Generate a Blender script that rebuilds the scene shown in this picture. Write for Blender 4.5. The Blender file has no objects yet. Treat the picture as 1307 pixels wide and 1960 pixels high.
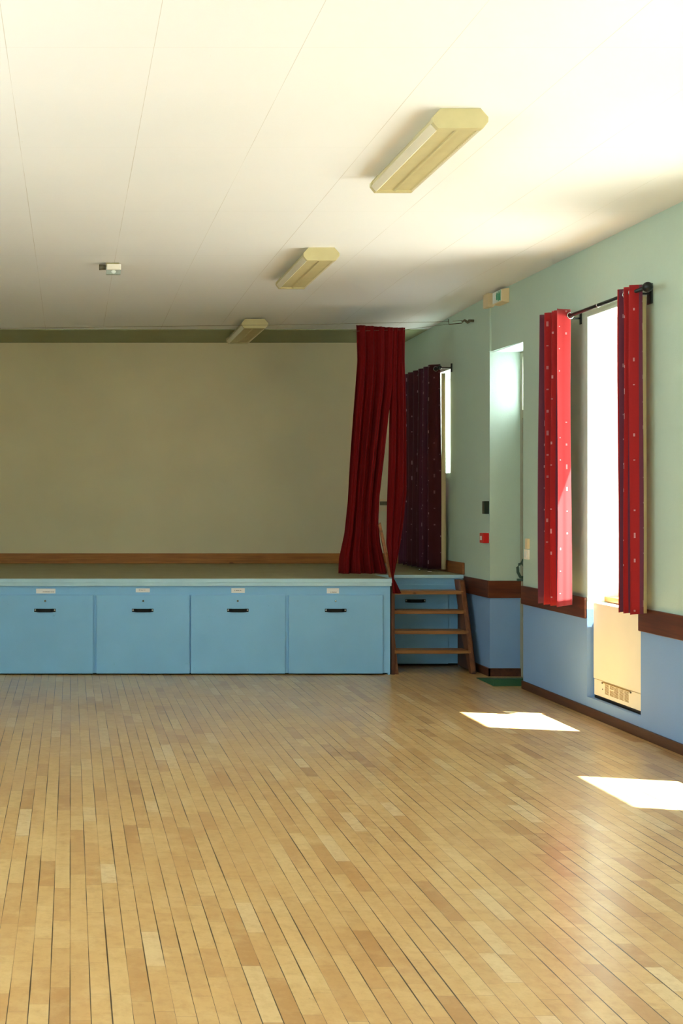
import bpy, bmesh, math, random
from mathutils import Vector, Matrix
random.seed(7)
S = bpy.context.scene
COL = S.collection

# ---------------------------------------------------------------- camera
cam = bpy.data.cameras.new('camera'); camo = bpy.data.objects.new('camera', cam); COL.objects.link(camo)
camo.location = (0, 0, 1.5); camo.rotation_euler = (math.pi/2, 0, 0)
cam.sensor_fit = 'VERTICAL'; cam.sensor_height = 36.0; cam.sensor_width = 24.0
cam.lens = 36*2270/1960
cam.shift_x = (653.5-135)/1960; cam.shift_y = -(980-958)/1960
cam.clip_start = .05; cam.clip_end = 200
S.camera = camo

# ---------------------------------------------------------------- light
W = bpy.data.worlds.new('sky'); S.world = W; W.use_nodes = True
bg = W.node_tree.nodes['Background']
bg.inputs[0].default_value = (.66, .84, 1, 1); bg.inputs[1].default_value = 4.5
sd = bpy.data.lights.new('sun', 'SUN'); so = bpy.data.objects.new('sun', sd); COL.objects.link(so)
sd.energy = 55; sd.angle = .012; sd.color = (1, .96, .92)
so.rotation_euler = Vector((-.425, .11, -1)).to_track_quat('-Z', 'Y').to_euler()
def daylight_fill(x, y, z, w, h, energy, side, tilt=0.0, col=(.93, .97, 1)):
    # added fill lamp at an unseen left-wall window, power tuned for brightness
    l = bpy.data.lights.new('daylight_fill', 'AREA'); o = bpy.data.objects.new('daylight_fill', l); COL.objects.link(o)
    l.shape = 'RECTANGLE'; l.size = w; l.size_y = h; l.energy = energy; l.color = col
    d = Vector((-side, 0, math.tan(tilt)))
    o.rotation_euler = d.to_track_quat('-Z', 'Z').to_euler(); o.location = (x, y, z)
    return o
WIN_Y = [(7.51, 8.29), (5.46, 6.24), (3.41, 4.19), (1.36, 2.14), (-.69, .09)]
DL = 1.0
LWIN = [(3.6, 4.8), (1.2, 2.4), (-1.0, .2)]  # unseen left windows, placed to tune the fill light
for a, b in LWIN:
    daylight_fill(-4.2, (a+b)/2, 1.85, 1.1, 1.5, 115*DL, -1, .1, (.86, .94, 1))
S.view_settings.view_transform = 'Standard'; S.view_settings.look = 'None'
S.view_settings.exposure = 0.55; S.view_settings.gamma = 1.0
S.view_settings.use_curve_mapping = False
S.cycles.max_bounces = 10; S.cycles.diffuse_bounces = 7; S.cycles.transparent_max_bounces = 12
S.cycles.sample_clamp_indirect = 12
S.cycles.use_denoising = True
S.cycles.caustics_reflective = False; S.cycles.caustics_refractive = False

# ---------------------------------------------------------------- materials
def rgb(r, g, b):
    f = lambda c: (c/255)/12.92 if c/255 <= .04045 else (((c/255)+.055)/1.055)**2.4
    return (f(r), f(g), f(b), 1)
class NT:
    def __init__(s, m): s.t = m.node_tree; s.n = s.t.nodes; s.l = s.t.links
    def add(s, ty, **kw):
        n = s.n.new(ty)
        for k, v in kw.items():
            setattr(n, k, v)
        return n
    def link(s, a, b): s.l.new(a, b)
    def math(s, op, a, b=None, c=None):
        n = s.n.new('ShaderNodeMath'); n.operation = op
        for i, v in enumerate((a, b, c)):
            if v is None: continue
            if isinstance(v, (int, float)): n.inputs[i].default_value = v
            else: s.l.new(v, n.inputs[i])
        return n.outputs[0]
    def mix(s, fac, a, b, mode='MIX'):
        n = s.n.new('ShaderNodeMix'); n.data_type = 'RGBA'; n.blend_type = mode
        for sock, v in ((n.inputs[0], fac), (n.inputs[6], a), (n.inputs[7], b)):
            if isinstance(v, (int, float)): sock.default_value = v
            elif isinstance(v, tuple): sock.default_value = v
            else: s.l.new(v, sock)
        return n.outputs[2]
    def pos(s):
        g = s.n.new('ShaderNodeNewGeometry'); sp = s.n.new('ShaderNodeSeparateXYZ')
        s.l.new(g.outputs['Position'], sp.inputs[0]); return g.outputs['Position'], sp.outputs
    def noise(s, vec, scale, detail=3, rough=.5):
        n = s.n.new('ShaderNodeTexNoise'); n.inputs['Scale'].default_value = scale
        n.inputs['Detail'].default_value = detail; n.inputs['Roughness'].default_value = rough
        if vec is not None: s.l.new(vec, n.inputs['Vector'])
        return n.outputs['Fac']
def newmat(name, rough=.5, spec=.5, metal=0):
    m = bpy.data.materials.new(name); m.use_nodes = True
    b = m.node_tree.nodes['Principled BSDF']
    b.inputs['Roughness'].default_value = rough; b.inputs['Metallic'].default_value = metal
    b.inputs['Specular IOR Level'].default_value = spec
    return m, b, NT(m)
def paint(name, col, rough=.6, var=.06, scale=6, bump=.15, bscale=180, spec=.4, metal=0, scuff=None):
    m, b, t = newmat(name, rough, spec, metal)
    p, xyz = t.pos()
    n = t.noise(p, scale, 4)
    dark = tuple(c*(1-var*2.2) for c in col[:3])+(1,); light = tuple(min(1, c*(1+var)) for c in col[:3])+(1,)
    c = t.mix(n, dark, light)
    if scuff:
        s = t.noise(p, 9, 6, .7)
        r = t.add('ShaderNodeMapRange'); r.inputs[1].default_value = .66; r.inputs[2].default_value = .74
        t.link(s, r.inputs[0])
        c = t.mix(t.math('MULTIPLY', r.outputs[0], .55), c, scuff)
    t.link(c, b.inputs['Base Color'])
    if bump:
        bn = t.add('ShaderNodeBump'); bn.inputs['Strength'].default_value = bump; bn.inputs['Distance'].default_value = .002
        t.link(t.noise(p, bscale, 2), bn.inputs['Height']); t.link(bn.outputs[0], b.inputs['Normal'])
    return m
def wood(name, c1, c2, rough=.45, axis='Y', scale=1.0, spec=.4):
    m, b, t = newmat(name, rough, spec)
    p, xyz = t.pos()
    mp = t.add('ShaderNodeMapping'); sc = {'X': (1.2, 22, 22), 'Y': (22, 1.2, 22), 'Z': (22, 22, 1.2)}[axis]
    mp.inputs['Scale'].default_value = tuple(v*scale for v in sc)
    t.link(p, mp.inputs['Vector'])
    n = t.noise(mp.outputs[0], 2.2, 5, .6)
    n2 = t.noise(p, 3.0, 2)
    f = t.math('ADD', t.math('MULTIPLY', n, .75), t.math('MULTIPLY', n2, .25))
    r = t.add('ShaderNodeMapRange'); r.inputs[1].default_value = .32; r.inputs[2].default_value = .68; t.link(f, r.inputs[0])
    c = t.mix(r.outputs[0], c1, c2)
    k = t.noise(p, 7, 1); kr = t.add('ShaderNodeMapRange'); kr.inputs[1].default_value = .74; kr.inputs[2].default_value = .78; t.link(k, kr.inputs[0])
    c = t.mix(t.math('MULTIPLY', kr.outputs[0], .7), c, tuple(v*.25 for v in c1[:3])+(1,))
    t.link(c, b.inputs['Base Color'])
    bn = t.add('ShaderNodeBump'); bn.inputs['Strength'].default_value = .2; bn.inputs['Distance'].default_value = .001
    t.link(n, bn.inputs['Height']); t.link(bn.outputs[0], b.inputs['Normal'])
    return m

GREEN = rgb(184, 205, 190); BLUE = rgb(128, 164, 208)
def two_tone():
    m, b, t = newmat('two_tone_wall_paint', .62, .35)
    p, xyz = t.pos()
    n = t.noise(p, 2.5, 4); n2 = t.noise(p, 30, 3)
    g = t.mix(n, tuple(c*.93 for c in GREEN[:3])+(1,), GREEN)
    bl = t.mix(n, tuple(c*.9 for c in BLUE[:3])+(1,), BLUE)
    f = t.math('LESS_THAN', xyz[2], .74)
    c = t.mix(f, g, bl)
    c = t.mix(t.math('MULTIPLY', n2, .08), c, (.25, .28, .25, 1))
    t.link(c, b.inputs['Base Color'])
    bn = t.add('ShaderNodeBump'); bn.inputs['Strength'].default_value = .25; bn.inputs['Distance'].default_value = .003
    t.link(t.noise(p, 90, 3), bn.inputs['Height']); t.link(bn.outputs[0], b.inputs['Normal'])
    return m
def floor_mat():
    m, b, t = newmat('maple_strip_floor', .3, .5)
    p, xyz = t.pos()
    w = .0614
    u = t.math('DIVIDE', t.math('ADD', xyz[0], .0015+w*200), w)
    col = t.math('FLOOR', u); fu = t.math('FRACT', u)
    wn = t.add('ShaderNodeTexWhiteNoise', noise_dimensions='1D'); t.link(col, wn.inputs['W'])
    r1 = wn.outputs['Value']
    L = t.math('ADD', .24, t.math('MULTIPLY', r1, .14))
    v0 = t.math('ADD', t.math('DIVIDE', xyz[1], L), t.math('MULTIPLY', r1, 57.3))
    cv = t.add('ShaderNodeCombineXYZ'); t.link(col, cv.inputs[0]); t.link(t.math('MULTIPLY', v0, .45), cv.inputs[1])
    v = t.math('ADD', v0, t.math('MULTIPLY', t.noise(cv.outputs[0], 1.0, 1), 1.6))
    row = t.math('FLOOR', v); fv = t.math('FRACT', v)
    cc = t.add('ShaderNodeCombineXYZ'); t.link(col, cc.inputs[0]); t.link(row, cc.inputs[1])
    w2 = t.add('ShaderNodeTexWhiteNoise', noise_dimensions='2D'); t.link(cc.outputs[0], w2.inputs['Vector'])
    tone = w2.outputs['Value']
    ramp = t.add('ShaderNodeValToRGB'); e = ramp.color_ramp.elements
    e[0].position = 0; e[0].color = rgb(172, 128, 76)
    e[1].position = 1; e[1].color = rgb(216, 188, 142)
    for ps, cl in ((.07, rgb(186, 143, 88)), (.2, rgb(195, 155, 99)), (.75, rgb(204, 166, 108)), (.93, rgb(209, 175, 118))):
        q = e.new(ps); q.color = cl
    t.link(tone, ramp.inputs[0])
    mp = t.add('ShaderNodeMapping'); mp.inputs['Scale'].default_value = (26, 3.2, 1); t.link(p, mp.inputs['Vector'])
    off = t.add('ShaderNodeVectorMath', operation='ADD'); t.link(mp.outputs[0], off.inputs[0])
    sc = t.add('ShaderNodeVectorMath', operation='SCALE'); t.link(w2.outputs['Color'], sc.inputs[0]); sc.inputs['Scale'].default_value = 40
    t.link(sc.outputs[0], off.inputs[1])
    grain = t.noise(off.outputs[0], 1.5, 6, .65)
    blot = t.noise(p, 20, 6, .7); wear = t.noise(p, .9, 4, .6)
    c = t.mix(t.math('MULTIPLY', grain, .34), ramp.outputs[0], rgb(168, 118, 62))
    br = t.add('ShaderNodeMapRange'); br.inputs[1].default_value = .46; br.inputs[2].default_value = .7; t.link(blot, br.inputs[0])
    c = t.mix(t.math('MULTIPLY', br.outputs[0], .4), c, rgb(158, 112, 60))
    sp = t.noise(p, 55, 2); sr = t.add('ShaderNodeMapRange'); sr.inputs[1].default_value = .76; sr.inputs[2].default_value = .8; t.link(sp, sr.inputs[0])
    c = t.mix(t.math('MULTIPLY', sr.outputs[0], .6), c, rgb(92, 60, 32))
    pale = t.noise(p, 6, 6, .7); pr = t.add('ShaderNodeMapRange'); pr.inputs[1].default_value = .5; pr.inputs[2].default_value = .72; t.link(pale, pr.inputs[0])
    c = t.mix(t.math('MULTIPLY', pr.outputs[0], .35), c, rgb(222, 192, 138))
    # long seams: some open and dark, some closed
    d = t.math('MINIMUM', fu, t.math('SUBTRACT', 1.0, fu))
    sn = t.add('ShaderNodeCombineXYZ'); t.link(t.math('ROUND', u), sn.inputs[0]); t.link(t.math('MULTIPLY', xyz[1], .9), sn.inputs[1])
    sw = t.noise(sn.outputs[0], 1.0, 3, .6)
    swr = t.add('ShaderNodeMapRange'); swr.inputs[1].default_value = .42; swr.inputs[2].default_value = .62
    swr.inputs[3].default_value = .006; swr.inputs[4].default_value = .04; t.link(sw, swr.inputs[0])
    seam = t.math('LESS_THAN', d, swr.outputs[0])
    dv = t.math('MULTIPLY', t.math('MINIMUM', fv, t.math('SUBTRACT', 1.0, fv)), L)
    seam2 = t.math('LESS_THAN', dv, .0008)
    c = t.mix(t.math('MULTIPLY', seam2, .45), c, rgb(100, 66, 34))
    c = t.mix(t.math('MULTIPLY', seam, .92), c, rgb(44, 26, 12))
    t.link(c, b.inputs['Base Color'])
    rr = t.add('ShaderNodeMapRange'); rr.inputs[3].default_value = .2; rr.inputs[4].default_value = .46; t.link(wear, rr.inputs[0])
    t.link(t.math('ADD', rr.outputs[0], t.math('MULTIPLY', tone, .05)), b.inputs['Roughness'])
    b.inputs['Coat Weight'].default_value = .35; b.inputs['Coat Roughness'].default_value = .2
    bn = t.add('ShaderNodeBump'); bn.inputs['Strength'].default_value = .3; bn.inputs['Distance'].default_value = .0012
    h = t.math('ADD', t.math('MULTIPLY', grain, .15), t.math('ADD', t.math('MULTIPLY', tone, .25), t.math('MULTIPLY', seam, -1)))
    t.link(h, bn.inputs['Height']); t.link(bn.outputs[0], b.inputs['Normal'])
    return m
def ceiling_mat():
    m, b, t = newmat('white_ceiling_board', .7, .3)
    p, xyz = t.pos()
    c = t.mix(t.noise(p, 1.3, 4), rgb(230, 232, 236), rgb(238, 239, 242))
    w = .5755
    u = t.math('DIVIDE', t.math('ADD', xyz[0], w*20-.325), w)
    d = t.math('MULTIPLY', t.math('ABSOLUTE', t.math('SUBTRACT', u, t.math('ROUND', u))), w)
    cv = t.add('ShaderNodeCombineXYZ'); t.link(t.math('ROUND', u), cv.inputs[0]); t.link(t.math('MULTIPLY', xyz[1], .8), cv.inputs[1])
    n = t.noise(cv.outputs[0], 1.3, 3)
    nr = t.add('ShaderNodeMapRange'); nr.inputs[1].default_value = .35; nr.inputs[2].default_value = .7; nr.inputs[3].default_value = .0003; nr.inputs[4].default_value = .0022
    t.link(n, nr.inputs[0])
    line = t.math('LESS_THAN', d, nr.outputs[0])
    # cross joints, very faint
    v = t.math('DIVIDE', t.math('ADD', xyz[1], .62), 1.31)
    dv = t.math('MULTIPLY', t.math('ABSOLUTE', t.math('SUBTRACT', v, t.math('ROUND', v))), 1.31)
    line2 = t.math('LESS_THAN', dv, .001)
    c = t.mix(t.math('MULTIPLY', line, .4), c, rgb(150, 132, 104))
    c = t.mix(t.math('MULTIPLY', line2, .18), c, rgb(150, 138, 112))
    # flaked nail heads near one cross joint row
    sp = t.noise(p, 16, 4, .7); r = t.add('ShaderNodeMapRange'); r.inputs[1].default_value = .73; r.inputs[2].default_value = .75; t.link(sp, r.inputs[0])
    near = t.math('LESS_THAN', dv, .10)
    c = t.mix(t.math('MULTIPLY', t.math('MULTIPLY', r.outputs[0], near), .5), c, rgb(165, 140, 95))
    t.link(c, b.inputs['Base Color'])
    bn = t.add('ShaderNodeBump'); bn.inputs['Strength'].default_value = .2; bn.inputs['Distance'].default_value = .002
    t.link(t.math('SUBTRACT', t.noise(p, 120, 2), line), bn.inputs['Height']); t.link(bn.outputs[0], b.inputs['Normal'])
    return m
def fabric_stripes(name, red, plum, light, trans=.3, stripes=True):
    # printed curtain cloth: wide stripes with little woven marks running down them (uv.x = metres along cloth, uv.y = height)
    m, b, t = newmat(name, .75, .25)
    uv = t.add('ShaderNodeUVMap'); sp = t.add('ShaderNodeSeparateXYZ'); t.link(uv.outputs[0], sp.inputs[0])
    u, v = sp.outputs[0], sp.outputs[1]
    g = t.math('FRACT', t.math('DIVIDE', t.math('ADD', u, .0), .22)); idx = t.math('FLOOR', t.math('DIVIDE', u, .055))
    st = t.math('GREATER_THAN', g, .62)
    c = t.mix(st, red, plum)
    cell = .155
    vv = t.math('DIVIDE', t.math('ADD', v, t.math('MULTIPLY', idx, .047)), cell); row = t.math('FLOOR', vv); fv = t.math('FRACT', vv)
    cc = t.add('ShaderNodeCombineXYZ'); t.link(idx, cc.inputs[0]); t.link(row, cc.inputs[1])
    wn = t.add('ShaderNodeTexWhiteNoise', noise_dimensions='2D'); t.link(cc.outputs[0], wn.inputs['Vector'])
    hw = t.math('ADD', .0035, t.math('MULTIPLY', t.math('POWER', wn.outputs['Value'], 3.0), .02))
    odd = t.math('FRACT', t.math('MULTIPLY', idx, .5))
    dv = t.math('ABSOLUTE', t.math('MULTIPLY', t.math('SUBTRACT', fv, .5), cell))
    gu = t.math('FRACT', t.math('DIVIDE', u, .055))
    du = t.math('ABSOLUTE', t.math('MULTIPLY', t.math('SUBTRACT', gu, .5), .055))
    mark = t.math('MULTIPLY', t.math('LESS_THAN', dv, hw), t.math('LESS_THAN', du, t.math('ADD', .005, t.math('MULTIPLY', odd, .004))))
    c = t.mix(t.math('MULTIPLY', mark, t.math('MULTIPLY', t.math('SUBTRACT', .6, t.math('MULTIPLY', odd, .4)), t.math('LESS_THAN', t.math('FRACT', t.math('MULTIPLY', wn.outputs['Value'], 7.0)), .72))), c, light)
    p, xyz = t.pos()
    wv = t.noise(p, 260, 2)
    c = t.mix(t.math('MULTIPLY', wv, .25), c, tuple(x*.4 for x in red[:3])+(1,))
    t.link(c, b.inputs['Base Color'])
    b.inputs['Sheen Weight'].default_value = .3
    tr = t.add('ShaderNodeBsdfTranslucent'); t.link(c, tr.inputs[0])
    mx = t.add('ShaderNodeMixShader'); mx.inputs[0].default_value = trans
    t.link(b.outputs[0], mx.inputs[1]); t.link(tr.outputs[0], mx.inputs[2])
    t.link(mx.outputs[0], t.n['Material Output'].inputs[0])
    return m
def cloth(name, col, trans=.2, rough=.8, sheen=.3, streak=.25):
    m, b, t = newmat(name, rough, .2)
    p, xyz = t.pos()
    mp = t.add('ShaderNodeMapping'); mp.inputs['Scale'].default_value = (60, 60, 1.5); t.link(p, mp.inputs['Vector'])
    n = t.noise(mp.outputs[0], 3, 4)
    c = t.mix(t.math('MULTIPLY', n, streak*2), col, tuple(x*.45 for x in col[:3])+(1,))
    t.link(c, b.inputs['Base Color']); b.inputs['Sheen Weight'].default_value = sheen
    b.inputs['Sheen Tint'].default_value = col
    tr = t.add('ShaderNodeBsdfTranslucent'); t.link(c, tr.inputs[0])
    mx = t.add('ShaderNodeMixShader'); mx.inputs[0].default_value = trans
    t.link(b.outputs[0], mx.inputs[1]); t.link(tr.outputs[0], mx.inputs[2])
    t.link(mx.outputs[0], t.n['Material Output'].inputs[0])
    return m
def glass_mat():
    m = bpy.data.materials.new('clear_window_glass'); m.use_nodes = True; t = NT(m)
    t.n.remove(t.n['Principled BSDF'])
    tr = t.add('ShaderNodeBsdfTransparent'); tr.inputs[0].default_value = (.95, .98, .97, 1)
    gl = t.add('ShaderNodeBsdfGlossy'); gl.inputs['Roughness'].default_value = .02
    mx = t.add('ShaderNodeMixShader'); mx.inputs[0].default_value = .04; t.link(tr.outputs[0], mx.inputs[1]); t.link(gl.outputs[0], mx.inputs[2])
    t.link(mx.outputs[0], t.n['Material Output'].inputs[0]); return m
def frosted_mat():
    m = bpy.data.materials.new('frosted_glass'); m.use_nodes = True; t = NT(m)
    b = t.n['Principled BSDF']; b.inputs['Base Color'].default_value = (.9, .95, .96, 1); b.inputs['Roughness'].default_value = .4
    tr = t.add('ShaderNodeBsdfTranslucent'); tr.inputs[0].default_value = (.92, .97, 1, 1)
    mx = t.add('ShaderNodeMixShader'); mx.inputs[0].default_value = .7
    t.link(b.outputs[0], mx.inputs[1]); t.link(tr.outputs[0], mx.inputs[2]); t.link(mx.outputs[0], t.n['Material Output'].inputs[0]); return m

M = dict(
    wall=two_tone(), floor=floor_mat(), ceil=ceiling_mat(), glass=glass_mat(), frost=frosted_mat(),
    backwall=paint('olive_stage_wall_paint', rgb(222, 208, 172), .7, .06, 1.6, .25, 110),
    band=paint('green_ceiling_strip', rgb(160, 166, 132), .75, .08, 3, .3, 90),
    reveal=paint('white_reveal_paint', rgb(214, 226, 222), .6, .03, 4, .1),
    revealgreen=paint('green_reveal_paint', rgb(176, 197, 168), .6, .04, 4, .15),
    white=paint('white_gloss_paint', rgb(232, 232, 224), .4, .03, 8, .05),
    stageblue=paint('blue_stage_paint', rgb(130, 184, 224), .5, .05, 3.2, .25, 120, scuff=rgb(100, 146, 184)),
    nosing=paint('pale_blue_nosing_paint', rgb(172, 208, 224), .45, .06, 7, .2, 120),
    deck=paint('olive_stage_deck', rgb(150, 144, 110), .55, .1, 5, .3, 90),
    dado=wood('dark_dado_wood', rgb(62, 30, 18), rgb(104, 54, 32), .42, 'Y'),
    dado_x=wood('dark_dado_wood_cross', rgb(74, 36, 20), rgb(116, 60, 32), .42, 'X'),
    base=wood('brown_skirting_wood', rgb(62, 36, 26), rgb(92, 56, 38), .45, 'Y'),
    pine_x=wood('stained_pine_cross', rgb(142, 86, 38), rgb(190, 122, 60), .5, 'X'),
    pine_y=wood('stained_pine_side', rgb(112, 66, 34), rgb(156, 98, 54), .5, 'Y'),
    tread=wood('worn_pine_tread', rgb(112, 70, 36), rgb(162, 110, 62), .5, 'X'),
    stringer=wood('stained_stringer', rgb(80, 42, 22), rgb(132, 80, 44), .5, 'Z'),
    darkwood=wood('dark_side_board', rgb(58, 30, 18), rgb(92, 52, 30), .5, 'Z'),
    sill=wood('varnished_sill_wood', rgb(150, 84, 36), rgb(196, 122, 58), .3, 'Y'),
    black=paint('black_iron_and_gaps', rgb(9, 10, 10), .55, .1, 20, .1, spec=.25),  # iron of the handles, also the painted shade of two gaps
    iron=paint('dark_iron_rod', rgb(26, 32, 32), .4, .1, 20, 0, spec=.5, metal=.3),
    steel=paint('bright_steel', rgb(200, 205, 205), .25, .03, 20, 0, metal=.9),
    rust=paint('weathered_steel', rgb(120, 112, 90), .5, .3, 40, .2, metal=.5),
    cream=paint('cream_enamel', rgb(242, 234, 206), .4, .03, 5, .05),
    creamdk=paint('ochre_slot', rgb(150, 122, 62), .6, .05, 20, 0),
    fixture=paint('aged_fixture_plastic', rgb(196, 184, 138), .45, .06, 12, .05),
    fixlight=paint('pale_fixture_plastic', rgb(222, 214, 190), .45, .04, 12, .05),
    beige=paint('beige_plastic', rgb(222, 200, 160), .5, .04, 12, .05),
    plastic=paint('white_plastic', rgb(238, 230, 214), .4, .03, 12, .03),
    grey=paint('grey_lens', rgb(150, 158, 150), .3, .1, 40, 0),
    pale=paint('pale_lens', rgb(225, 232, 228), .2, .03, 30, 0),
    red=paint('red_call_point_plastic', rgb(196, 30, 26), .35, .06, 20, .05),
    darkgreen=paint('dark_green_box', rgb(34, 48, 38), .45, .15, 30, .1),
    step=paint('green_step_paint', rgb(40, 82, 52), .6, .12, 14, .3),
    signgreen=paint('green_sign_face', rgb(20, 150, 110), .3, .05, 20, 0),
    paper=paint('white_paper', rgb(228, 226, 226), .7, .02, 20, .05),
    ink=paint('faded_ink', rgb(70, 72, 82), .8, .05, 30, 0),
    bar=paint('green_panic_bar', rgb(58, 84, 68), .4, .08, 20, .05),
    frame=paint('dull_beige_frame', rgb(158, 156, 134), .6, .04, 12, .05),
    door=paint('grey_green_door', rgb(150, 168, 150), .5, .05, 5, .1),
    curtain=fabric_stripes('striped_curtain_cloth', rgb(184, 34, 38), rgb(118, 58, 80), rgb(236, 200, 205), .4),
    plumcurtain=fabric_stripes('plum_curtain_cloth', rgb(72, 14, 26), rgb(84, 30, 52), rgb(190, 150, 160), .12),
    lining=cloth('cream_lining_cloth', rgb(226, 214, 172), .35, .8, .1, .1),
    velvet=cloth('red_stage_cloth', rgb(106, 3, 6), .1, .9, .05, .2),
    ground=paint('pale_paving_outside', rgb(215, 210, 198), .8, .06, 3, .3),
)

# ---------------------------------------------------------------- mesh helpers
def tag(o, label=None, cat=None, group=None, kind=None):
    if label: o['label'] = label
    if cat: o['category'] = cat
    if group: o['group'] = group
    if kind: o['kind'] = kind
    return o
def empty(name, loc, label=None, cat=None, group=None):
    o = bpy.data.objects.new(name, None); COL.objects.link(o); o.location = loc; o.empty_display_size = .1
    return tag(o, label, cat, group)
class MB:
    def __init__(s): s.bm = bmesh.new(); s.uv = None
    def box(s, x0, x1, y0, y1, z0, z1, bev=0):
        r = bmesh.ops.create_cube(s.bm, size=1)
        vs = r['verts']
        for v in vs:
            v.co = Vector(((x0+x1)/2+v.co.x*(x1-x0), (y0+y1)/2+v.co.y*(y1-y0), (z0+z1)/2+v.co.z*(z1-z0)))
        if bev:
            es = list({e for v in vs for e in v.link_edges})
            bmesh.ops.bevel(s.bm, geom=es, offset=bev, segments=2, affect='EDGES', profile=.6)
        return s
    def hexa(s, p):   # eight points: bottom loop then top loop
        v = [s.bm.verts.new(q) for q in p]
        for f in ((3, 2, 1, 0), (4, 5, 6, 7), (0, 1, 5, 4), (1, 2, 6, 5), (2, 3, 7, 6), (3, 0, 4, 7)):
            s.bm.faces.new([v[i] for i in f])
        return s
    def prism(s, pts, axis, a, b):
        # polygon in the other two axes extruded along axis from a to b
        def P(p, t):
            return {'X': (t, p[0], p[1]), 'Y': (p[0], t, p[1]), 'Z': (p[0], p[1], t)}[axis]
        A = [s.bm.verts.new(P(p, a)) for p in pts]; B = [s.bm.verts.new(P(p, b)) for p in pts]
        s.bm.faces.new(A); s.bm.faces.new(B[::-1]); n = len(pts)
        for i in range(n):
            s.bm.faces.new((A[i], B[i], B[(i+1) % n], A[(i+1) % n]))
        return s
    def tube(s, pts, r, seg=12):
        pts = [Vector(p) for p in pts]; rings = []
        for i, p in enumerate(pts):
            d = (pts[min(i+1, len(pts)-1)]-pts[max(i-1, 0)]).normalized()
            up = Vector((0, 0, 1)) if abs(d.z) < .9 else Vector((1, 0, 0))
            a = d.cross(up).normalized(); b = d.cross(a).normalized()
            rr = r[i] if isinstance(r, (list, tuple)) else r
            rings.append([s.bm.verts.new(p+(a*math.cos(t)+b*math.sin(t))*rr) for t in [2*math.pi*k/seg for k in range(seg)]])
        for i in range(len(rings)-1):
            for k in range(seg):
                s.bm.faces.new((rings[i][k], rings[i][(k+1) % seg], rings[i+1][(k+1) % seg], rings[i+1][k]))
        s.bm.faces.new(rings[0][::-1]); s.bm.faces.new(rings[-1])
        return s
    def ball(s, c, r, sc=(1, 1, 1)):
        q = bmesh.ops.create_uvsphere(s.bm, u_segments=20, v_segments=12, radius=r)
        for v in q['verts']: v.co = Vector((v.co.x*sc[0], v.co.y*sc[1], v.co.z*sc[2]))+Vector(c)
        return s
    def build(s, name, mat, parent=None, smooth=False, bevel=0):
        bmesh.ops.recalc_face_normals(s.bm, faces=s.bm.faces)
        me = bpy.data.meshes.new(name); s.bm.to_mesh(me); s.bm.free()
        me.materials.append(mat)
        if smooth:
            for p in me.polygons: p.use_smooth = True
        o = bpy.data.objects.new(name, me); COL.objects.link(o)
        if parent is not None:
            o.parent = parent
            T = Matrix.Translation(-world_loc(parent)); me.transform(T)
        if bevel:
            md = o.modifiers.new('bevel', 'BEVEL'); md.width = bevel; md.segments = 2; md.limit_method = 'ANGLE'
        return o
def world_loc(o):
    v = Vector((0, 0, 0))
    while o is not None: v += o.location; o = o.parent
    return v
def struct(o): o['kind'] = 'structure'; return o

# ---------------------------------------------------------------- room shell
XN, XF, YB, YF, XL = 3.61, 3.568, 12.7, -3.0, -3.8
REC = (9.46, 10.13, 2.77)          # door recess: near side, far side, height
OUT = 3.95
def xw(y): return XN if y <= REC[0] else (XN+(XF+.012-XN)*(y-REC[0])/(REC[1]-REC[0]) if y < REC[1] else XF+.012-.012*(y-REC[1])/2.57)
def zc(y): return 3.265 if y < 9.5 else 3.265-.07*(y-9.5)/3.2
struct(MB().box(XL-.4, 4.6, YF-.3, YB+.3, -.12, 0).build('floor', M['floor']))
struct(MB().prism([(YF-.3, 3.265), (9.5, 3.265), (YB+.3, zc(YB+.3)), (YB+.3, 3.45), (YF-.3, 3.45)], 'X', XL-.4, OUT).build('ceiling', M['ceil']))
# right wall, split in cells around its openings
holes = []
for a, b in WIN_Y: holes.append((a, b, .13 if a > 7 else .8, 2.785))
holes.append((REC[0], REC[1], 0, REC[2]))
holes.append((11.16, 12.1, 1.76, 2.74))
ys = sorted({YF-.3, YB+.3} | {h[0] for h in holes} | {h[1] for h in holes})
w = MB()
for a, b in zip(ys[:-1], ys[1:]):
    xa, xb = xw(a), xw(b)
    hs = [h for h in holes if h[0] <= a+1e-6 and h[1] >= b-1e-6]
    spans = [(0, 3.44)] if not hs else [(0, hs[0][2]), (hs[0][3], 3.44)]
    for z0, z1 in spans:
        if z1-z0 < .001: continue
        w.hexa([(xa, a, z0), (OUT, a, z0), (OUT, b, z0), (xb, b, z0), (xa, a, z1), (OUT, a, z1), (OUT, b, z1), (xb, b, z1)])
struct(w.build('wall_right', M['wall']))
struct(MB().box(XL-.4, OUT+.2, YB, YB+.3, 0, 3.4).build('wall_back', M['backwall']))
struct(MB().box(XL-.4, OUT+.2, YF-.3, YF, 0, 3.4).build('wall_front', M['wall']))
w = MB(); ys = sorted({YF-.3, YB+.3} | {v for h in LWIN for v in h})
for a, b in zip(ys[:-1], ys[1:]):
    if (a, b) in LWIN:
        w.box(XL-.34, XL, a, b, 0, 1.0); w.box(XL-.34, XL, a, b, 2.7, 3.4)
    else: w.box(XL-.34, XL, a, b, 0, 3.4)
struct(w.build('wall_left', M['wall']))
struct(MB().box(XL-12, 26, -14, 26, -.3, -.18).build('ground', M['ground']))
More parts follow.
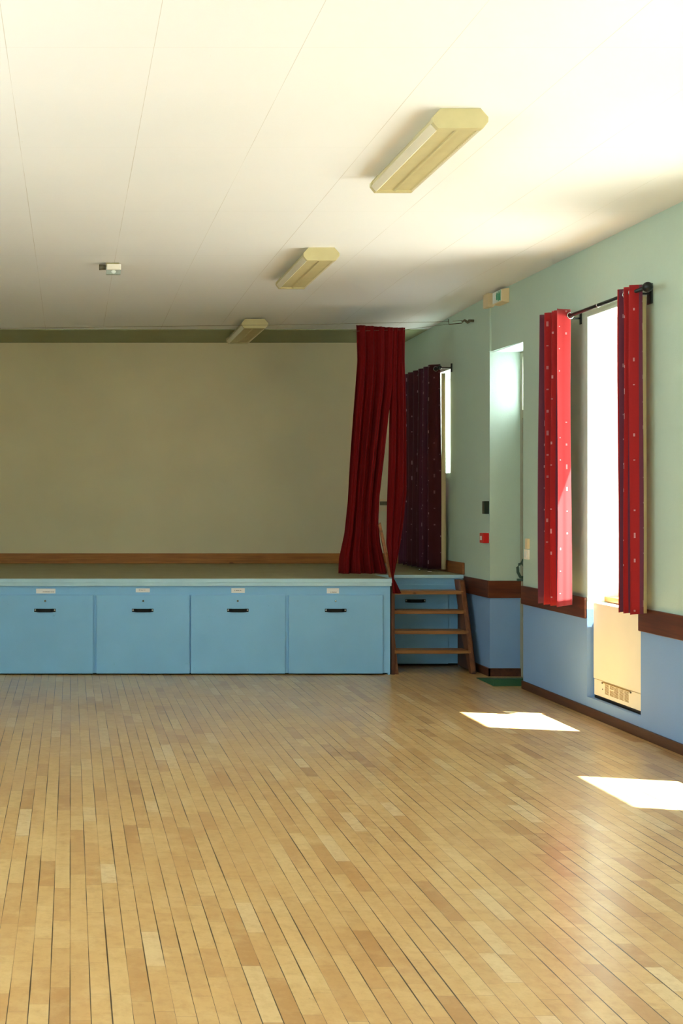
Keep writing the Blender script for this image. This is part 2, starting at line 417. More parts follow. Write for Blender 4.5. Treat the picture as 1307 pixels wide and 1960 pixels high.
# painted strip at the far end of the ceiling
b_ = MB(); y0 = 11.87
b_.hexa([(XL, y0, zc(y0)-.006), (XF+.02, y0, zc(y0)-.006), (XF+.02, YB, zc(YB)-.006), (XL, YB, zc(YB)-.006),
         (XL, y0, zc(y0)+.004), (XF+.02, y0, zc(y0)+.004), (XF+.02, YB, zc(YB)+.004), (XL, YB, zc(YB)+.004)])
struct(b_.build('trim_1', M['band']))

def window(name, a, b, z0, z1, xf=3.86, pane=True, t=.045, reveal='reveal', xin=XN):
    r = empty(name, (xf, (a+b)/2, z0)); struct(r)
    f = MB()
    f.box(xf, xf+.05, a, a+t, z0, z1); f.box(xf, xf+.05, b-t, b, z0, z1)
    f.box(xf, xf+.05, a+t, b-t, z0, z0+t); f.box(xf, xf+.05, a+t, b-t, z1-t, z1)
    f.build('window_frame', M['white'], r)
    MB().box(xf+.02, xf+.026, a+t, b-t, z0+t, z1-t).build('pane', M['glass'], r)
    # painted lining of the opening
    e = .004
    l = MB(); l.box(xin+.002, xf, b-e, b, z0, z1); l.box(xin+.002, xf, a, a+e, z0, z1); l.box(xin+.002, xf, a+e, b-e, z1-e, z1)
    l.build('window_reveal', M[reveal], r)
    return r
w1 = window('window_1', 7.51, 8.29, .83, 2.785)
MB().box(3.73, 3.95, 7.512, 8.288, .795, .83, .004).build('window_sill', M['sill'], w1)
w2 = window('window_2', 11.16, 12.1, 1.76, 2.74, xin=xw(11.6))
for i, (a, b) in enumerate(WIN_Y[1:]):
    window('window_%d' % (i+3), a, b, .8, 2.785)
for i, (a, b) in enumerate(LWIN):  # unseen left-wall windows, added along with their fill lamps
    r = struct(empty('window_%d' % (i+7), (XL-.25, (a+b)/2, 1.0)))
    f = MB(); x0, x1 = XL-.26, XL-.2
    f.box(x0, x1, a, a+.05, 1, 2.7); f.box(x0, x1, b-.05, b, 1, 2.7); f.box(x0, x1, a+.05, b-.05, 1, 1.05); f.box(x0, x1, a+.05, b-.05, 2.65, 2.7); f.box(x0, x1, (a+b)/2-.03, (a+b)/2+.03, 1.05, 2.65)
    f.build('window_frame', M['white'], r)
    MB().box(XL-.235, XL-.23, a+.05, b-.05, 1.05, 2.65).build('pane', M['glass'], r)

# emergency door in its recess
d1 = struct(empty('door_1', (3.88, 9.795, 0)))
f = MB(); f.box(3.84, 3.93, REC[0], REC[0]+.05, 0, 2.77); f.box(3.84, 3.93, REC[1]-.05, REC[1], 0, 2.77)
f.box(3.84, 3.93, REC[0]+.05, REC[1]-.05, 2.72, 2.77); f.box(3.84, 3.93, REC[0]+.05, REC[1]-.05, 2.2, 2.27)
f.build('door_frame', M['frame'], d1)
MB().box(3.875, 3.915, REC[0]+.052, REC[1]-.052, .005, 2.198).build('door_leaf', M['door'], d1)
MB().box(3.885, 3.893, REC[0]+.05, REC[1]-.05, 2.27, 2.72).build('transom_pane', M['frost'], d1)
pb = MB(); pb.tube([(3.87, 9.93, .86), (3.80, 9.93, .855), (3.765, 9.93, .86), (3.745, 9.93, .90), (3.742, 9.93, .94), (3.755, 9.93, .965), (3.78, 9.93, .975), (3.80, 9.93, .95), (3.815, 9.93, .885)], .012)
pb.tube([(3.775, 9.93, .972), (3.79, 9.93, 1.0), (3.83, 9.93, 1.03), (3.87, 9.93, 1.03)], .012)
pb.box(3.74, 3.87, 9.915, 9.945, .825, .845)
pb.tube([(3.79, 9.93, .98), (3.79, 9.56, .98)], .014)
pb.build('panic_bar', M['bar'], d1, True)
lb = MB(); lb.box(XN+.002, 3.84, REC[0], REC[1], 2.766, 2.7699)
lb.build('door_lintel', M['reveal'], d1)

# skirting and dado boards
def strip_right(name, mat, z0, z1, th, a, b, bev=.004):
    m_ = MB(); xa, xb = xw(a), xw(b)
    m_.hexa([(xa-th, a, z0), (xa, a, z0), (xb, b, z0), (xb-th, b, z0), (xa-th, a, z1), (xa, a, z1), (xb, b, z1), (xb-th, b, z1)])
    return struct(m_.build(name, mat, bevel=bev))
strip_right('baseboard_right', M['base'], 0, .065, .016, YF, REC[0])
bb = MB(); bb.box(XF-.005, 3.84, REC[1]-.016, REC[1], 0, .068); bb.hexa([(xw(10.13)-.016, 10.114, 0), (xw(10.13), 10.114, 0), (xw(10.745), 10.745, 0), (xw(10.745)-.016, 10.745, 0), (xw(10.13)-.016, 10.114, .068), (xw(10.13), 10.114, .068), (xw(10.745), 10.745, .068), (xw(10.745)-.016, 10.745, .068)])
struct(bb.build('baseboard_recess', M['base']))
struct(MB().box(XL, XL+.016, YF, 10.2, 0, .07).build('baseboard_left', M['base']))
struct(MB().box(XL, XF-.02, YB-.022, YB, .827, .935, .003).build('baseboard_back', M['pine_x']))
m_ = MB(); m_.hexa([(xw(10.76)-.022, 10.76, .827), (xw(10.76), 10.76, .827), (xw(12.67), 12.67, .827), (xw(12.67)-.022, 12.67, .827), (xw(10.76)-.022, 10.76, .935), (xw(10.76), 10.76, .935), (xw(12.67), 12.67, .935), (xw(12.67)-.022, 12.67, .935)])
struct(m_.build('baseboard_stage', M['pine_y'], bevel=.006))
strip_right('trim_2', M['dado'], .675, .822, .02, 8.292, REC[0], .005)
strip_right('trim_3', M['dado'], .675, .822, .02, YF, 7.508, .005)
m_ = MB(); m_.hexa([(xw(10.13)-.02, 10.13, .668), (xw(10.13), 10.13, .668), (xw(10.745), 10.745, .668), (xw(10.745)-.02, 10.745, .668), (xw(10.13)-.02, 10.13, .815), (xw(10.13), 10.13, .815), (xw(10.745), 10.745, .815), (xw(10.745)-.02, 10.745, .815)])
struct(m_.build('trim_4', M['dado'], bevel=.004))
struct(MB().box(xw(10.13)-.02, 3.84, 10.11, 10.13, .668, .815).build('trim_5', M['dado_x'], bevel=.003))
# vertical cable duct beside the recess
struct(MB().box(xw(10.1)-.014, xw(10.1)+.003, 10.095, 10.135, 2.77, 3.15).build('trim_6', M['wall'], bevel=.003))

# ---------------------------------------------------------------- the stage
st = empty('stage', (0, 11.4, 0), 'low blue-painted wooden stage with storage doors across the end of the hall', 'stage')
b_ = MB(); b_.box(XL+.002, 2.752, 10.215, YB-.005, .014, .80); b_.box(2.752, xw(11)-.02, 10.755, YB-.005, .024, .80)
b_.build('platform', M['stageblue'], st)
b_ = MB(); b_.box(XL+.002, 2.735, 10.26, YB-.006, 0, .0145); b_.box(2.735, xw(11)-.03, 10.81, YB-.006, 0, .0245); b_.build('gap_shade', M['black'], st)  # set-back black box, shade of the under-stage gap put into its colour
MB().box(2.735, 2.7515, 10.2155, 10.755, 0, .0138).build('side_foot', M['stageblue'], st)
b_ = MB(); b_.box(XL+.002, 2.758, 10.195, YB-.004, .8, .8265); b_.box(2.765, xw(11)-.02, 10.735, YB-.004, .8, .8265)
b_.build('deck', M['deck'], st)
b_ = MB(); b_.box(XL+.002, 2.760, 10.180, 10.197, .795, .8285, .003); b_.box(XL+.002, 2.757, 10.187, 10.215, .765, .796, .003)
b_.box(2.752, 2.760, 10.197, 10.735, .795, .8285, .003); b_.box(2.752, 2.757, 10.2155, 10.735, .765, .796, .003)
b_.box(2.760, xw(11)-.022, 10.722, 10.737, .798, .8285, .003)
b_.build('nosing', M['nosing'], st)
b_ = MB(); b_.box(3.515, 3.545, 10.738, 10.755, .0, .798, .002); b_.build('corner_post', M['nosing'], st)
k = 10.2/2270
def X(px): return (px-135)*k
def bow_handle(parent, xc, yf, z, wdt=.185):
    h = MB(); t = wdt/2
    h.box(xc-t, xc-t+.03, yf-.004, yf, z-.014, z+.014, .0015); h.box(xc+t-.03, xc+t, yf-.004, yf, z-.014, z+.014, .0015)
    prof = [(xc-t+.018, yf-.004), (xc-t+.04, yf-.022), (xc+t-.04, yf-.022), (xc+t-.018, yf-.004), (xc+t-.026, yf-.004), (xc+t-.045, yf-.017), (xc-t+.045, yf-.017), (xc-t+.026, yf-.004)]
    h.prism(prof, 'Z', z-.015, z+.015)
    o = h.build('handle', M['black'], parent, bevel=.001)
    for sx in (-1, 1):
        MB().ball((xc+sx*(t-.01), yf-.005, z+.001), .0075, (1, .5, 1)).build('screw', M['steel'], parent, True)
    return o
doors = [(-3.5, 178, 86), (184.5, 362.5, 273), (365.5, 545.5, 455), (552.5, 732.5, 642)]
papers = [(69, 106, 1127, 1136, (.35, .93, .68)), (260, 287, 1126.5, 1134, (.22, .68, .42)), (443, 469, 1126, 1135, (.25, .75, .5)), (626, 649.5, 1126, 1136, (.3, .8, .78))]
for i, ((a, b, hc), pp) in enumerate(zip(doors, papers)):
    d = MB().box(X(a), X(b), 10.197, 10.2165, .012, .687, .002).build('door', M['stageblue'], st)
    d['label'] = 'flat square blue door with black handle'
    bow_handle(d, X(hc), 10.197, .556)
    MB().tube([(X(hc+(.5, 1, 0, 0)[i]), 10.197, .636), (X(hc+(.5, 1, 0, 0)[i]), 10.189, .636)], [.0085, .007], 16).build('lock', M['steel'] if i == 3 else M['rust'], d, True)
    z1, z0 = 1.5-(pp[2]-958)*k, 1.5-(pp[3]-958)*k
    lab = MB().box(X(pp[0]), X(pp[1]), 10.2133, 10.2155, z0, z1).build('paper_label', M['paper'], st)
    lab['label'] = 'white paper label with a short line of small print'
    # the print is too small to read: strokes of letter height
    ink = MB(); q0, q1, vz = pp[4]; x0 = X(pp[0])+(X(pp[1])-X(pp[0]))*q0; x1 = X(pp[0])+(X(pp[1])-X(pp[0]))*q1; zz = z1-(z1-z0)*(vz if vz < .9 else .6)
    x = x0; rr = random.Random(i)
    while x < x1:
        wd = rr.uniform(.003, .006); ink.box(x, x+wd*.62, 10.2126, 10.2134, zz-.0035, zz+rr.uniform(.002, .005)); x += wd*1.1
        if rr.random() < .12: x += .004
    ink.build('print', M['ink'], lab)
# door behind the steps
d = MB().box(2.80, 3.42, 10.741, 10.757, .022, .70, .002).build('door', M['stageblue'], st)
bow_handle(d, (795-135)*10.74/2270, 10.741, 1.5-(1150-958)*10.74/2270)
MB().box(2.765, xw(11)-.03, 10.7435, 10.7555, .70, .74, .002).build('rail', M['stageblue'], st)

# ---------------------------------------------------------------- wooden steps in the stage corner
sp = empty('wooden_steps', (3.15, 10.45, 0), 'steep brown wooden steps with four treads up to the stage corner', 'steps')
def slanted(name, x0, x1, yb, yt, dep, z1, mat, base_gap=0):
    return MB().prism([(yb, 0), (yb+dep, 0), (yt+dep, z1), (yt, z1)], 'X', x0, x1).build(name, mat, sp, bevel=.002)
def yf(z): return 10.235+.40*z
MB().prism([(yf(0), 0), (yf(0)+.06, 0), (10.50, .30), (10.70, .79), (yf(.79)+.05, .79), (yf(.79)-.01, .79)], 'X', 3.46, 3.497).build('stringer', M['stringer'], sp, bevel=.002)
MB().prism([(yf(0)+.03, .012), (10.72, .012), (10.72, .79), (yf(.79)+.02, .79)], 'X', 3.498, 3.513).build('side_panel', M['darkwood'], sp)
MB().prism([(yf(0), 0), (yf(0)+.06, 0), (yf(.79)+.10, .79), (yf(.79), .79)], 'X', 2.797, 2.832).build('stringer', M['stringer'], sp, bevel=.002)
MB().box(2.763, 2.792, 10.215, 10.27, 0, .785, .002).build('side_board', M['darkwood'], sp)
for z, y, xr in ((.698, 10.545, 3.455), (.532, 10.462, 3.478), (.361, 10.385, 3.478), (.198, 10.305, 3.478)):
    yy = yf(z)-.012
    b_ = MB(); x0 = 2.775 if z > .3 else 2.80
    b_.box(x0 if z > .3 else 2.80, 3.455 if z < .6 else 3.455, yy, 10.70 if z > .6 else yy+.17, z-.03, z, .004)
    b_.box(3.455, 3.48, yy, yy+.03, z-.03, z, .004)
    b_.build('tread', M['tread'], sp)

# green threshold ramp by the emergency door
b_ = MB()
b_.hexa([(3.415, 9.585, 0), (3.87, 9.585, 0), (3.87, 10.02, 0), (3.425, 10.02, 0), (3.43, 9.59, .056), (3.87, 9.59, .056), (3.87, 10.02, .004), (3.43, 10.02, .004)])
tag(b_.build('threshold_step', M['step'], bevel=.003), 'low dark green wedge step at the foot of the door recess', 'step')

# ---------------------------------------------------------------- curtains
def sheet(name, rows, mat, parent=None, thick=.002, uoff=0.0):
    # rows: list of lists of points (same count), uv from arc length / height
    bm = bmesh.new(); uvl = bm.loops.layers.uv.new('UVMap'); V = []; U = []
    ref = rows[len(rows)//2]; arc = [uoff]
    for a, b in zip(ref[:-1], ref[1:]): arc.append(arc[-1]+(Vector(b)-Vector(a)).length)
    for r in rows: V.append([bm.verts.new(p) for p in r])
    for i in range(len(rows)-1):
        for j in range(len(ref)-1):
            q = [(i, j), (i, j+1), (i+1, j+1), (i+1, j)]
            f = bm.faces.new([V[a][b] for a, b in q]); f.smooth = True
            for lp, (a, b) in zip(f.loops, q): lp[uvl].uv = (arc[b], rows[a][b][2])
    me = bpy.data.meshes.new(name); 
    if parent is not None:
        T = Matrix.Translation(-world_loc(parent))
        for v in bm.verts: v.co = T @ v.co
    bm.to_mesh(me); bm.free(); me.materials.append(mat)
    o = bpy.data.objects.new(name, me); COL.objects.link(o); o.parent = parent
    if thick:
        md = o.modifiers.new('cloth_thickness', 'SOLIDIFY'); md.thickness = thick; md.offset = 0
    return o
def wave_curtain(y0, y1, xc, amp, n, z0, z1, name, mat, parent, phase=0.0, flare=.0, nrow=40, cols=180, seed=1, ampfn=None, uoff=0.0):
    rg = random.Random(seed); ph = [rg.uniform(-.5, .5) for _ in range(n*2+2)]
    rows = []
    for i in range(nrow+1):
        v = i/nrow; z = z0+(z1-z0)*v; row = []
        for j in range(cols+1):
            u = j/cols
            a = amp*(1+flare*(1-v))*(1 if ampfn is None else ampfn(u, v))
            wob = .25*math.sin(3*v+ph[int(u*n)])*(1-v)*.4
            th = 2*math.pi*n*u+phase+wob
            s_ = math.sin(th); s_ = math.copysign(abs(s_)**.8, s_)
            x = xc+a*s_+.004*math.sin(9*u+5*v)
            y = y0+(y1-y0)*u+.008*math.sin(2*th)*(1-v)
            row.append((x, y, z+(.006*math.sin(th*1.0) if v < .03 else 0)))
        rows.append(row)
    return sheet(name, rows, mat, parent, uoff=uoff)
def rings(parent, ys, x, z, mat):
    for y in ys:
        m_ = MB(); bm = m_.bm
        R, r = .021, .0035; n = 20
        vs = [[bm.verts.new((x+(R+r*math.cos(b))*math.cos(a), y+r*math.sin(b), z+(R+r*math.cos(b))*math.sin(a))) for b in [2*math.pi*q/6 for q in range(6)]] for a in [2*math.pi*p/n for p in range(n)]]
        for p in range(n):
            for q in range(6): bm.faces.new((vs[p][q], vs[(p+1) % n][q], vs[(p+1) % n][(q+1) % 6], vs[p][(q+1) % 6]))
        m_.build('eyelet', mat, parent, True)
# curtain pole of the hall window
pole = empty('curtain_pole', (XN, 7.85, 2.79), 'black metal curtain pole with round end above the tall hall window', 'curtain pole')
MB().tube([(3.485, 7.19, 2.79), (3.485, 8.72, 2.79)], .0125, 16).build('rod', M['iron'], pole, True)
MB().ball((3.485, 7.165, 2.79), .031).build('finial', M['iron'], pole, True)
MB().ball((3.485, 8.74, 2.79), .026).build('finial', M['iron'], pole, True)
for y in (7.38, 8.385):
    b_ = MB(); b_.box(XN-.008, XN, y-.013, y+.013, 2.745, 2.825, .002); b_.tube([(XN-.005, y, 2.788), (3.485, y, 2.788)], .007)
    if y < 8: b_.box(XN-.012, XN, y-.03, y+.03, 2.72, 2.85, .006)
    b_.build('bracket', M['iron'], pole)
MB().tube([(3.485, 7.83, 2.79), (3.485, 7.84, 2.79)], .0137, 16).build('joint_ring', M['steel'], pole, True)
c = empty('window_curtain', (3.48, 8.6, .77), 'sunlit red and plum striped curtain gathered at the stage side of the tall window', 'curtain', 'striped curtains at the hall window')
wave_curtain(8.245, 8.53, 3.44, .062, 3, .765, 2.835, 'cloth', M['curtain'], c, phase=-1.7, flare=.12, seed=3, ampfn=lambda u, v: .85+.3*u)
rings(c, (8.27, 8.33, 8.38, 8.43, 8.48), 3.485, 2.79, M['steel'])
c = empty('window_curtain', (3.5, 7.4, .8), 'dark red and plum curtain with cream lining bunched at near side of tall window', 'curtain', 'striped curtains at the hall window')
wave_curtain(7.30, 7.53, 3.497, .046, 3, .80, 2.83, 'cloth', M['curtain'], c, phase=2.6, flare=-.05, seed=9, uoff=.196)
rows = []
for i in range(31):
    v = i/30; z = .80+(2.765-.80)*v; bulge = .022*math.exp(-((v-1.0)/.12)**2)
    rows.append([(3.525-bulge+.003*math.sin(4*v), 7.352, z), (3.548, 7.350+.004*math.sin(5*v), z), (3.570+.004*(1-v), 7.358, z), (3.585+.004*(1-v), 7.40, z)])
sheet('lining', rows, M['lining'], c)
rings(c, (7.36, 7.44, 7.51), 3.485, 2.79, M['steel'])
# stage window curtain
xs = xw(11.3)
pole = empty('curtain_pole', (xs, 11.6, 2.745), 'short black curtain pole at the stage window behind the red drape', 'curtain pole')
MB().tube([(3.455, 11.12, 2.745), (3.455, 12.4, 2.745)], .011, 14).build('rod', M['iron'], pole, True)
MB().ball((3.455, 11.10, 2.745), .02).build('finial', M['iron'], pole, True)
b_ = MB(); b_.box(xs-.008, xs+.002, 11.11, 11.135, 2.705, 2.785, .002); b_.tube([(xs-.005, 11.125, 2.745), (3.455, 11.125, 2.745)], .007); b_.build('bracket', M['iron'], pole)
c = empty('window_curtain', (3.45, 11.8, .85), 'dark plum full-length curtain drawn across the stage window', 'curtain')
wave_curtain(11.19, 12.36, 3.45, .045, 7, .85, 2.79, 'cloth', M['plumcurtain'], c, phase=1.0, flare=.25, seed=5, cols=260)
rings(c, (11.22, 11.39, 11.55, 11.72), 3.455, 2.745, M['steel'])
rows = []
for i in range(21):
    v = i/20; z = .85+(2.70-.85)*v
    rows.append([(3.495, 11.178, z), (3.515, 11.17, z), (3.538-.008*v, 11.175, z), (3.545-.008*v, 11.25, z)])
sheet('lining', rows, M['lining'], c)

# red stage drape, two strands from one heading
c = empty('stage_drape', (2.7, 10.45, .85), 'deep red stage drape hanging from the wire in two strands', 'curtain')
YD = 10.45; kd = YD/2270
def interp(tab, y):
    for (a, va), (b, vb) in zip(tab[:-1], tab[1:]):
        if y <= b: return va+(vb-va)*(y-a)/(b-a) if y > a else va
    return tab[-1][1]
def strand(L, R, yt, yb, n, amp, seed, cols=140, nrow=70, ycen=None, toptilt=0):
    rows = []
    for i in range(nrow+1):
        py = yb+(yt-yb)*i/nrow; l, r = interp(L, py), interp(R, py)
        wd = max(r-l, 1); row = []
        a = amp*min(1.5, .35+.65*wd/60)*(.35+.65*min(1, (py-yt)/160))
        for j in range(cols+1):
            u = j/cols; px = l+wd*u
            Yb = YD+(ycen(py) if ycen else 0); yy = Yb+a*(math.sin(2*math.pi*n*u+seed+.6*math.sin(py/150.))+.45*math.sin(2*math.pi*n*2.3*u+seed*2+py/210.))
            z = 1.5-(py-958-toptilt*(1-u)*(1 if py < yt+60 else 0)*(1-(py-yt)/60))*Yb/2270
            row.append(((px-135)*Yb/2270, yy, z))
        rows.append(row)
    return rows
L1 = [(627, 682), (690, 684), (760, 679), (860, 672), (960, 667), (1020, 661), (1070, 651), (1098, 650)]
R1 = [(627, 753), (740, 751), (800, 744), (870, 737), (950, 728), (1000, 726), (1040, 730), (1098, 744)]
L2 = [(627, 752), (760, 747.5), (880, 745), (960, 742), (1040, 740), (1090, 747), (1106, 750), (1120, 751), (1136, 752)]
R2 = [(627, 775.5), (690, 774.5), (800, 778), (940, 779), (990, 774), (1040, 767), (1090, 757), (1106, 753.5), (1120, 761), (1136, 768.5)]
sheet('drape_panel', strand(L1, R1, 627, 1098, 4, .026, 1.0, toptilt=5), M['velvet'], c, .003)
sheet('drape_panel', strand(L2, R2, 627, 1136, 2, .028, 2.2, ycen=lambda p: -.27*min(1, max(0, (p-1000)/90))), M['velvet'], c, .003)
# wire and wall fixing
wr = empty('curtain_wire', (3.2, 10.5, 3.05), 'thin steel drape wire with a turnbuckle hook on the right wall', 'wire')
def P(px, py, Y): return ((px-135)*Y/2270, Y, 1.5-(py-958)*Y/2270)
MB().tube([P(-900, 640, 10.45), P(600, 621, 10.45), P(858, 615.5, 10.5)], .0016, 6).build('wire', M['rust'], wr)
MB().tube([P(676, 634, 10.45), P(775, 631, 10.45), P(862, 620, 10.5)], .0016, 6).build('wire', M['rust'], wr)
b_ = MB(); b_.tube([P(858, 611, 10.5), P(859, 621, 10.5), P(884, 618.5, 10.5)], .004, 8); b_.tube([P(866, 615, 10.5), P(884, 613.5, 10.5), P(886, 618, 10.5)], .003, 8)
b_.tube([P(884, 616, 10.5), P(889, 613, 10.5), P(895, 617, 10.5), P(902, 614, 10.52)], [.008, .011, .013, .006], 10)
b_.tube([P(897, 614, 10.5), P(906.5, 614, 10.53)], .012, 12)
b_.build('turnbuckle', M['rust'], wr, True)
# leaning slat at the stage corner
b_ = MB(); p0 = Vector(P(748, 1106.5, 10.30)); p1 = Vector(P(725, 1000, 10.36)); p0.z = .8305
dx = .015
b_.hexa([(p0.x-.016, 10.285, p0.z), (p0.x+.014, 10.285, p0.z), (p0.x+.014, 10.31, p0.z), (p0.x-.016, 10.31, p0.z),
         (p1.x-.006, 10.345, p1.z-.02), (p1.x+.012, 10.345, p1.z), (p1.x+.012, 10.37, p1.z), (p1.x-.006, 10.37, p1.z-.02)])
tag(b_.build('leaning_board', M['pine_y'], bevel=.002), 'short narrow brown board leaning on the red drape at the stage corner', 'board')
# small white bits on the stage floor
tag(MB().ball((P(803, 1088, 11.35)[0], 11.35, .8365), .009).build('curtain_weight', M['steel'], None, True), 'tiny bright round stud on the stage under the plum curtain', 'stud')
tag(MB().box(P(818, 0, 11.2)[0], P(826, 0, 11.2)[0], 11.19, 11.2, .8268, .833, .002).build('paper_scrap', M['paper']), 'tiny white paper scrap on the stage below the plum curtain', 'scrap')
# socket trunking on the stage back wall
b_ = empty('wall_socket', (3.36, YB, 1.45), 'beige wall trunking with a dark socket seen between the red drape strands', 'socket')
MB().box(3.25, 3.50, YB-.03, YB, 1.385, 1.435, .003).build('trunking', M['beige'], b_)
MB().box(3.25, 3.50, YB-.012, YB, 1.49, 1.515, .003).build('trunking', M['beige'], b_)
MB().box(3.31, 3.43, YB-.028, YB, 1.45, 1.49, .003).build('socket_plate', M['rust'], b_)

# ---------------------------------------------------------------- convector heater below the window
h = empty('convector_heater', (3.8, 7.94, .15), 'tall cream convector heater set in the wall niche under the window', 'heater')
MB().box(3.645, 3.93, 7.555, 8.272, .262, .79, .008).build('casing', M['cream'], h)
MB().box(3.650, 3.93, 7.560, 8.268, .150, .259, .003).build('lower_panel', M['cream'], h)
cols = [(8.1015, 8.044), (8.029, 7.969), (7.964, 7.900), (7.889, 7.828), (7.817, 7.757)]
for ci, (b, a) in enumerate(cols):
    g = MB(); n = 9
    for r in range(n):
        z = .178+r*.0078
        if ci == 1 and r == 5: continue
        for q in range(4):
            ya = a+(b-a)*q/4+.002; g.box(3.6485, 3.6503, ya, ya+(b-a)/4-.004, z, z+.0045)
    g.build('grille', M['creamdk'], h)
MB().box(3.6455, 3.651, 7.73, 8.13, .2505, .2575).build('grille_edge', M['creamdk'], h)
for y in (8.135, 7.725):
    MB().tube([(3.650, y, .249), (3.643, y, .249)], .006, 12).build('screw', M['rust'], h, True)
MB().tube([(3.650, 8.135, .205), (3.646, 8.135, .205)], .004, 12).build('screw', M['rust'], h, True)
b_ = MB(); b_.box(3.645, 3.93, 7.57, 8.25, .1305, .149); b_.build('base_gap', M['black'], h)  # black block paints in the shaded gap below the heater

# ---------------------------------------------------------------- small fittings on the right wall
def unit(name, y0, y1, z0, z1, pr, mat, label=None, cat=None, bev=.004):
    x = xw((y0+y1)/2)
    o = MB().box(x-pr, x+.002, y0, y1, z0, z1, bev).build(name, mat)
    return tag(o, label, cat)
unit('junction_box', 10.03, 10.145, 3.14, 3.262, .055, M['beige'], 'beige square junction box high on the wall above the cable duct', 'junction box')
e = empty('exit_sign', (XN, 9.85, 3.18), 'small emergency exit light with green sign face high on the right wall', 'exit sign')
x = xw(9.8)
MB().prism([(x-.062, 3.135), (x+.002, 3.125), (x+.002, 3.245), (x-.062, 3.235)], 'Y', 9.72, 9.93).build('housing', M['beige'], e, bevel=.004)
MB().box(x-.066, x-.062, 9.73, 9.92, 3.14, 3.232, .001).build('sign_face', M['pale'], e)
g = MB(); xx = x-.0675
g.box(xx, xx+.0015, 9.735, 9.745, 3.145, 3.227); g.box(xx, xx+.0015, 9.78, 9.79, 3.145, 3.227)
g.prism([(9.75, 3.15), (9.775, 3.15), (9.775, 3.2), (9.757, 3.222), (9.75, 3.2)], 'X', xx, xx+.0015)
g.prism([(9.80, 3.16), (9.83, 3.16), (9.835, 3.2), (9.82, 3.222), (9.80, 3.21)], 'X', xx, xx+.0015)
g.build('pictogram', M['signgreen'], e)
m_ = MB(); m_.ball((x-.055, 9.905, 3.186), .04, (.35, .55, 1.0)); m_.build('lamp', M['pale'], e, True)
MB().box(x-.058, x-.03, 9.93, 9.945, 3.145, 3.23, .003).build('side_cap', M['darkgreen'], e)
cp = empty('call_point', (xw(10.2), 10.19, 1.175), 'red square fire alarm call point on the corner by the door recess', 'fire alarm')
x = xw(10.19)
MB().box(x-.052, x+.001, 10.145, 10.235, 1.135, 1.222, .006).build('housing', M['red'], cp)
MB().box(x-.0535, x-.052, 10.175, 10.215, 1.16, 1.195).build('window_plate', M['paper'], cp)
unit('key_box', 10.145, 10.20, 1.385, 1.495, .042, M['darkgreen'], 'small black wall box above the red alarm point', 'wall box', .005)
unit('wall_thermostat', 9.325, 9.375, 1.118, 1.20, .02, M['beige'], 'small cream wall thermostat directly above the light switch', 'thermostat')
sw = empty('light_switch', (XN, 9.37, 1.08), 'white light switch plate on the wall beside the door recess', 'light switch')
MB().box(XN-.016, XN+.001, 9.325, 9.405, 1.035, 1.114, .003).build('switch_plate', M['plastic'], sw)
MB().prism([(XN-.016, 1.05), (XN-.022, 1.055), (XN-.017, 1.1), (XN-.016, 1.1)], 'Y', 9.345, 9.385).build('rocker', M['white'], sw)

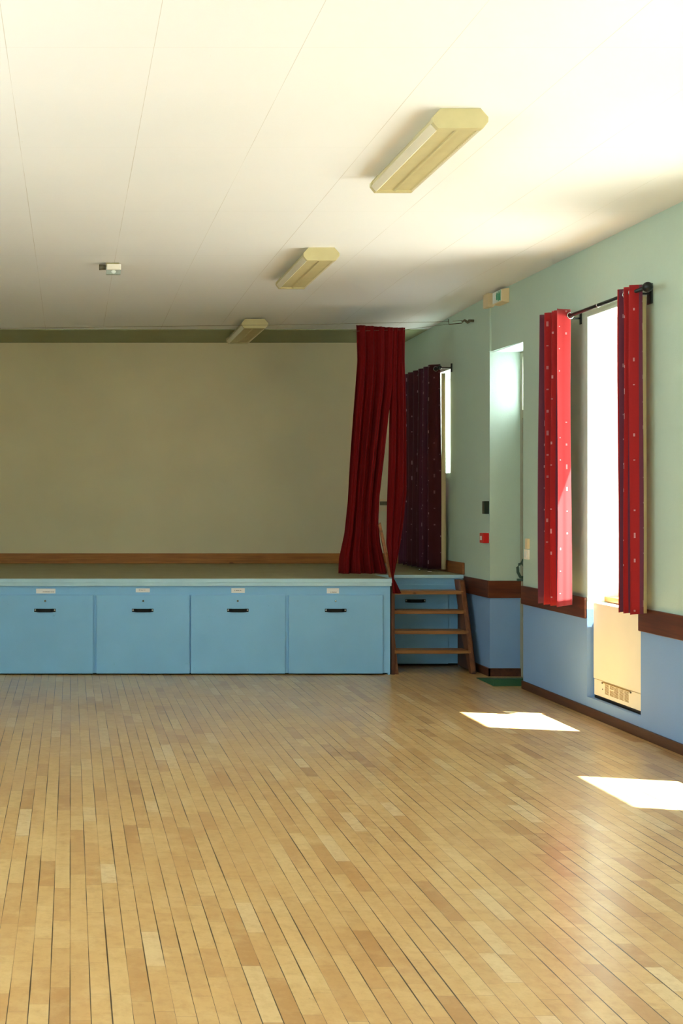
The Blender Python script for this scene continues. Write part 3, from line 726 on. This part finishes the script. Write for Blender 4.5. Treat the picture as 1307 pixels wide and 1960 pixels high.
# ---------------------------------------------------------------- ceiling fittings
def fluorescent(x, y, L, label):
    z = zc(y+L*.5); f = empty('fluorescent_light', (x, y+L/2, z), label, 'ceiling light', 'fluorescent lights in a row on the ceiling')
    q = [(-.088, 0), (-.122, -.038), (-.122, -.058), (-.098, -.088), (.098, -.088), (.122, -.058), (.122, -.038), (.088, 0)]
    cap = [(x+a*1.03, z+b*1.04+.0005) for a, b in q]
    body = [(x+a*.985, z+b) for a, b in [(-.088, 0), (-.118, -.038), (-.118, -.056), (-.104, -.074), (.104, -.074), (.118, -.056), (.118, -.038), (.088, 0)]]
    MB().prism(body, 'Y', y+.03, y+L-.03).build('housing', M['fixture'], f)
    for ya, yb in ((y, y+.034), (y+L-.034, y+L)):
        MB().prism(cap, 'Y', ya, yb).build('end_cap', M['fixture'], f, bevel=.003)
    s_ = MB()
    for sx in (-1, 1):
        s_.prism([(x+sx*.120, z-.055), (x+sx*.124, z-.062), (x+sx*.100, z-.090), (x+sx*.092, z-.086), (x+sx*.094, z-.074)], 'Y', y+.034, y+L-.034)
    s_.build('side_rail', M['fixlight'], f)
    d = MB(); n = 46; Lp = L-.068
    # prismatic lens: two shallow troughs with a ridge, saw-toothed rim
    d.prism([(x-.093, z-.074), (x-.093, z-.083), (x-.012, z-.080), (x, z-.086), (x+.012, z-.080), (x+.093, z-.083), (x+.093, z-.074)], 'Y', y+.034, y+L-.034)
    for i in range(n):
        ya = y+.036+Lp*i/n; d.prism([(ya, z-.083), (ya+Lp/n*.5, z-.087), (ya+Lp/n*.9, z-.083)], 'X', x+.086, x+.0925)
    d.build('diffuser', M['fixture'], f)
    MB().box(x-.006, x+.006, y+.035, y+L-.035, z-.0875, z-.083, .001).build('centre_rib', M['fixture'], f)
    return f
fluorescent(1.755, 5.335, 1.13, 'largest and nearest of the three cream fluorescent ceiling lights')
fluorescent(1.75, 8.27, 1.13, 'middle of the three cream fluorescent ceiling lights')
fluorescent(1.74, 11.19, 1.13, 'smallest and farthest of the three cream fluorescent ceiling lights, over the stage')
s_ = empty('ceiling_sensor', (.32, 8.8, 3.265), 'small white ceiling sensor with a grey lens left of the light row', 'ceiling sensor')
MB().box(.262, .362, 8.80, 8.86, 3.245, 3.2648, .004).build('base_plate', M['fixture'], s_)
MB().box(.268, .374, 8.775, 8.84, 3.205, 3.252, .006).build('body', M['plastic'], s_)
b_ = MB(); b_.hexa([(.262, 8.772, 3.172), (.366, 8.772, 3.172), (.372, 8.80, 3.172), (.262, 8.80, 3.172), (.265, 8.77, 3.207), (.374, 8.77, 3.207), (.374, 8.815, 3.207), (.265, 8.815, 3.207)])
b_.build('lens', M['grey'], s_, bevel=.004)
MB().ball((.318, 8.772, 3.192), .018, (1, .35, .75)).build('bulb', M['pale'], s_, True)
MB().tube([(.262, 8.81, 3.232), (.212, 8.81, 3.232)], [.018, .021], 14).build('knob', M['rust'], s_, True)
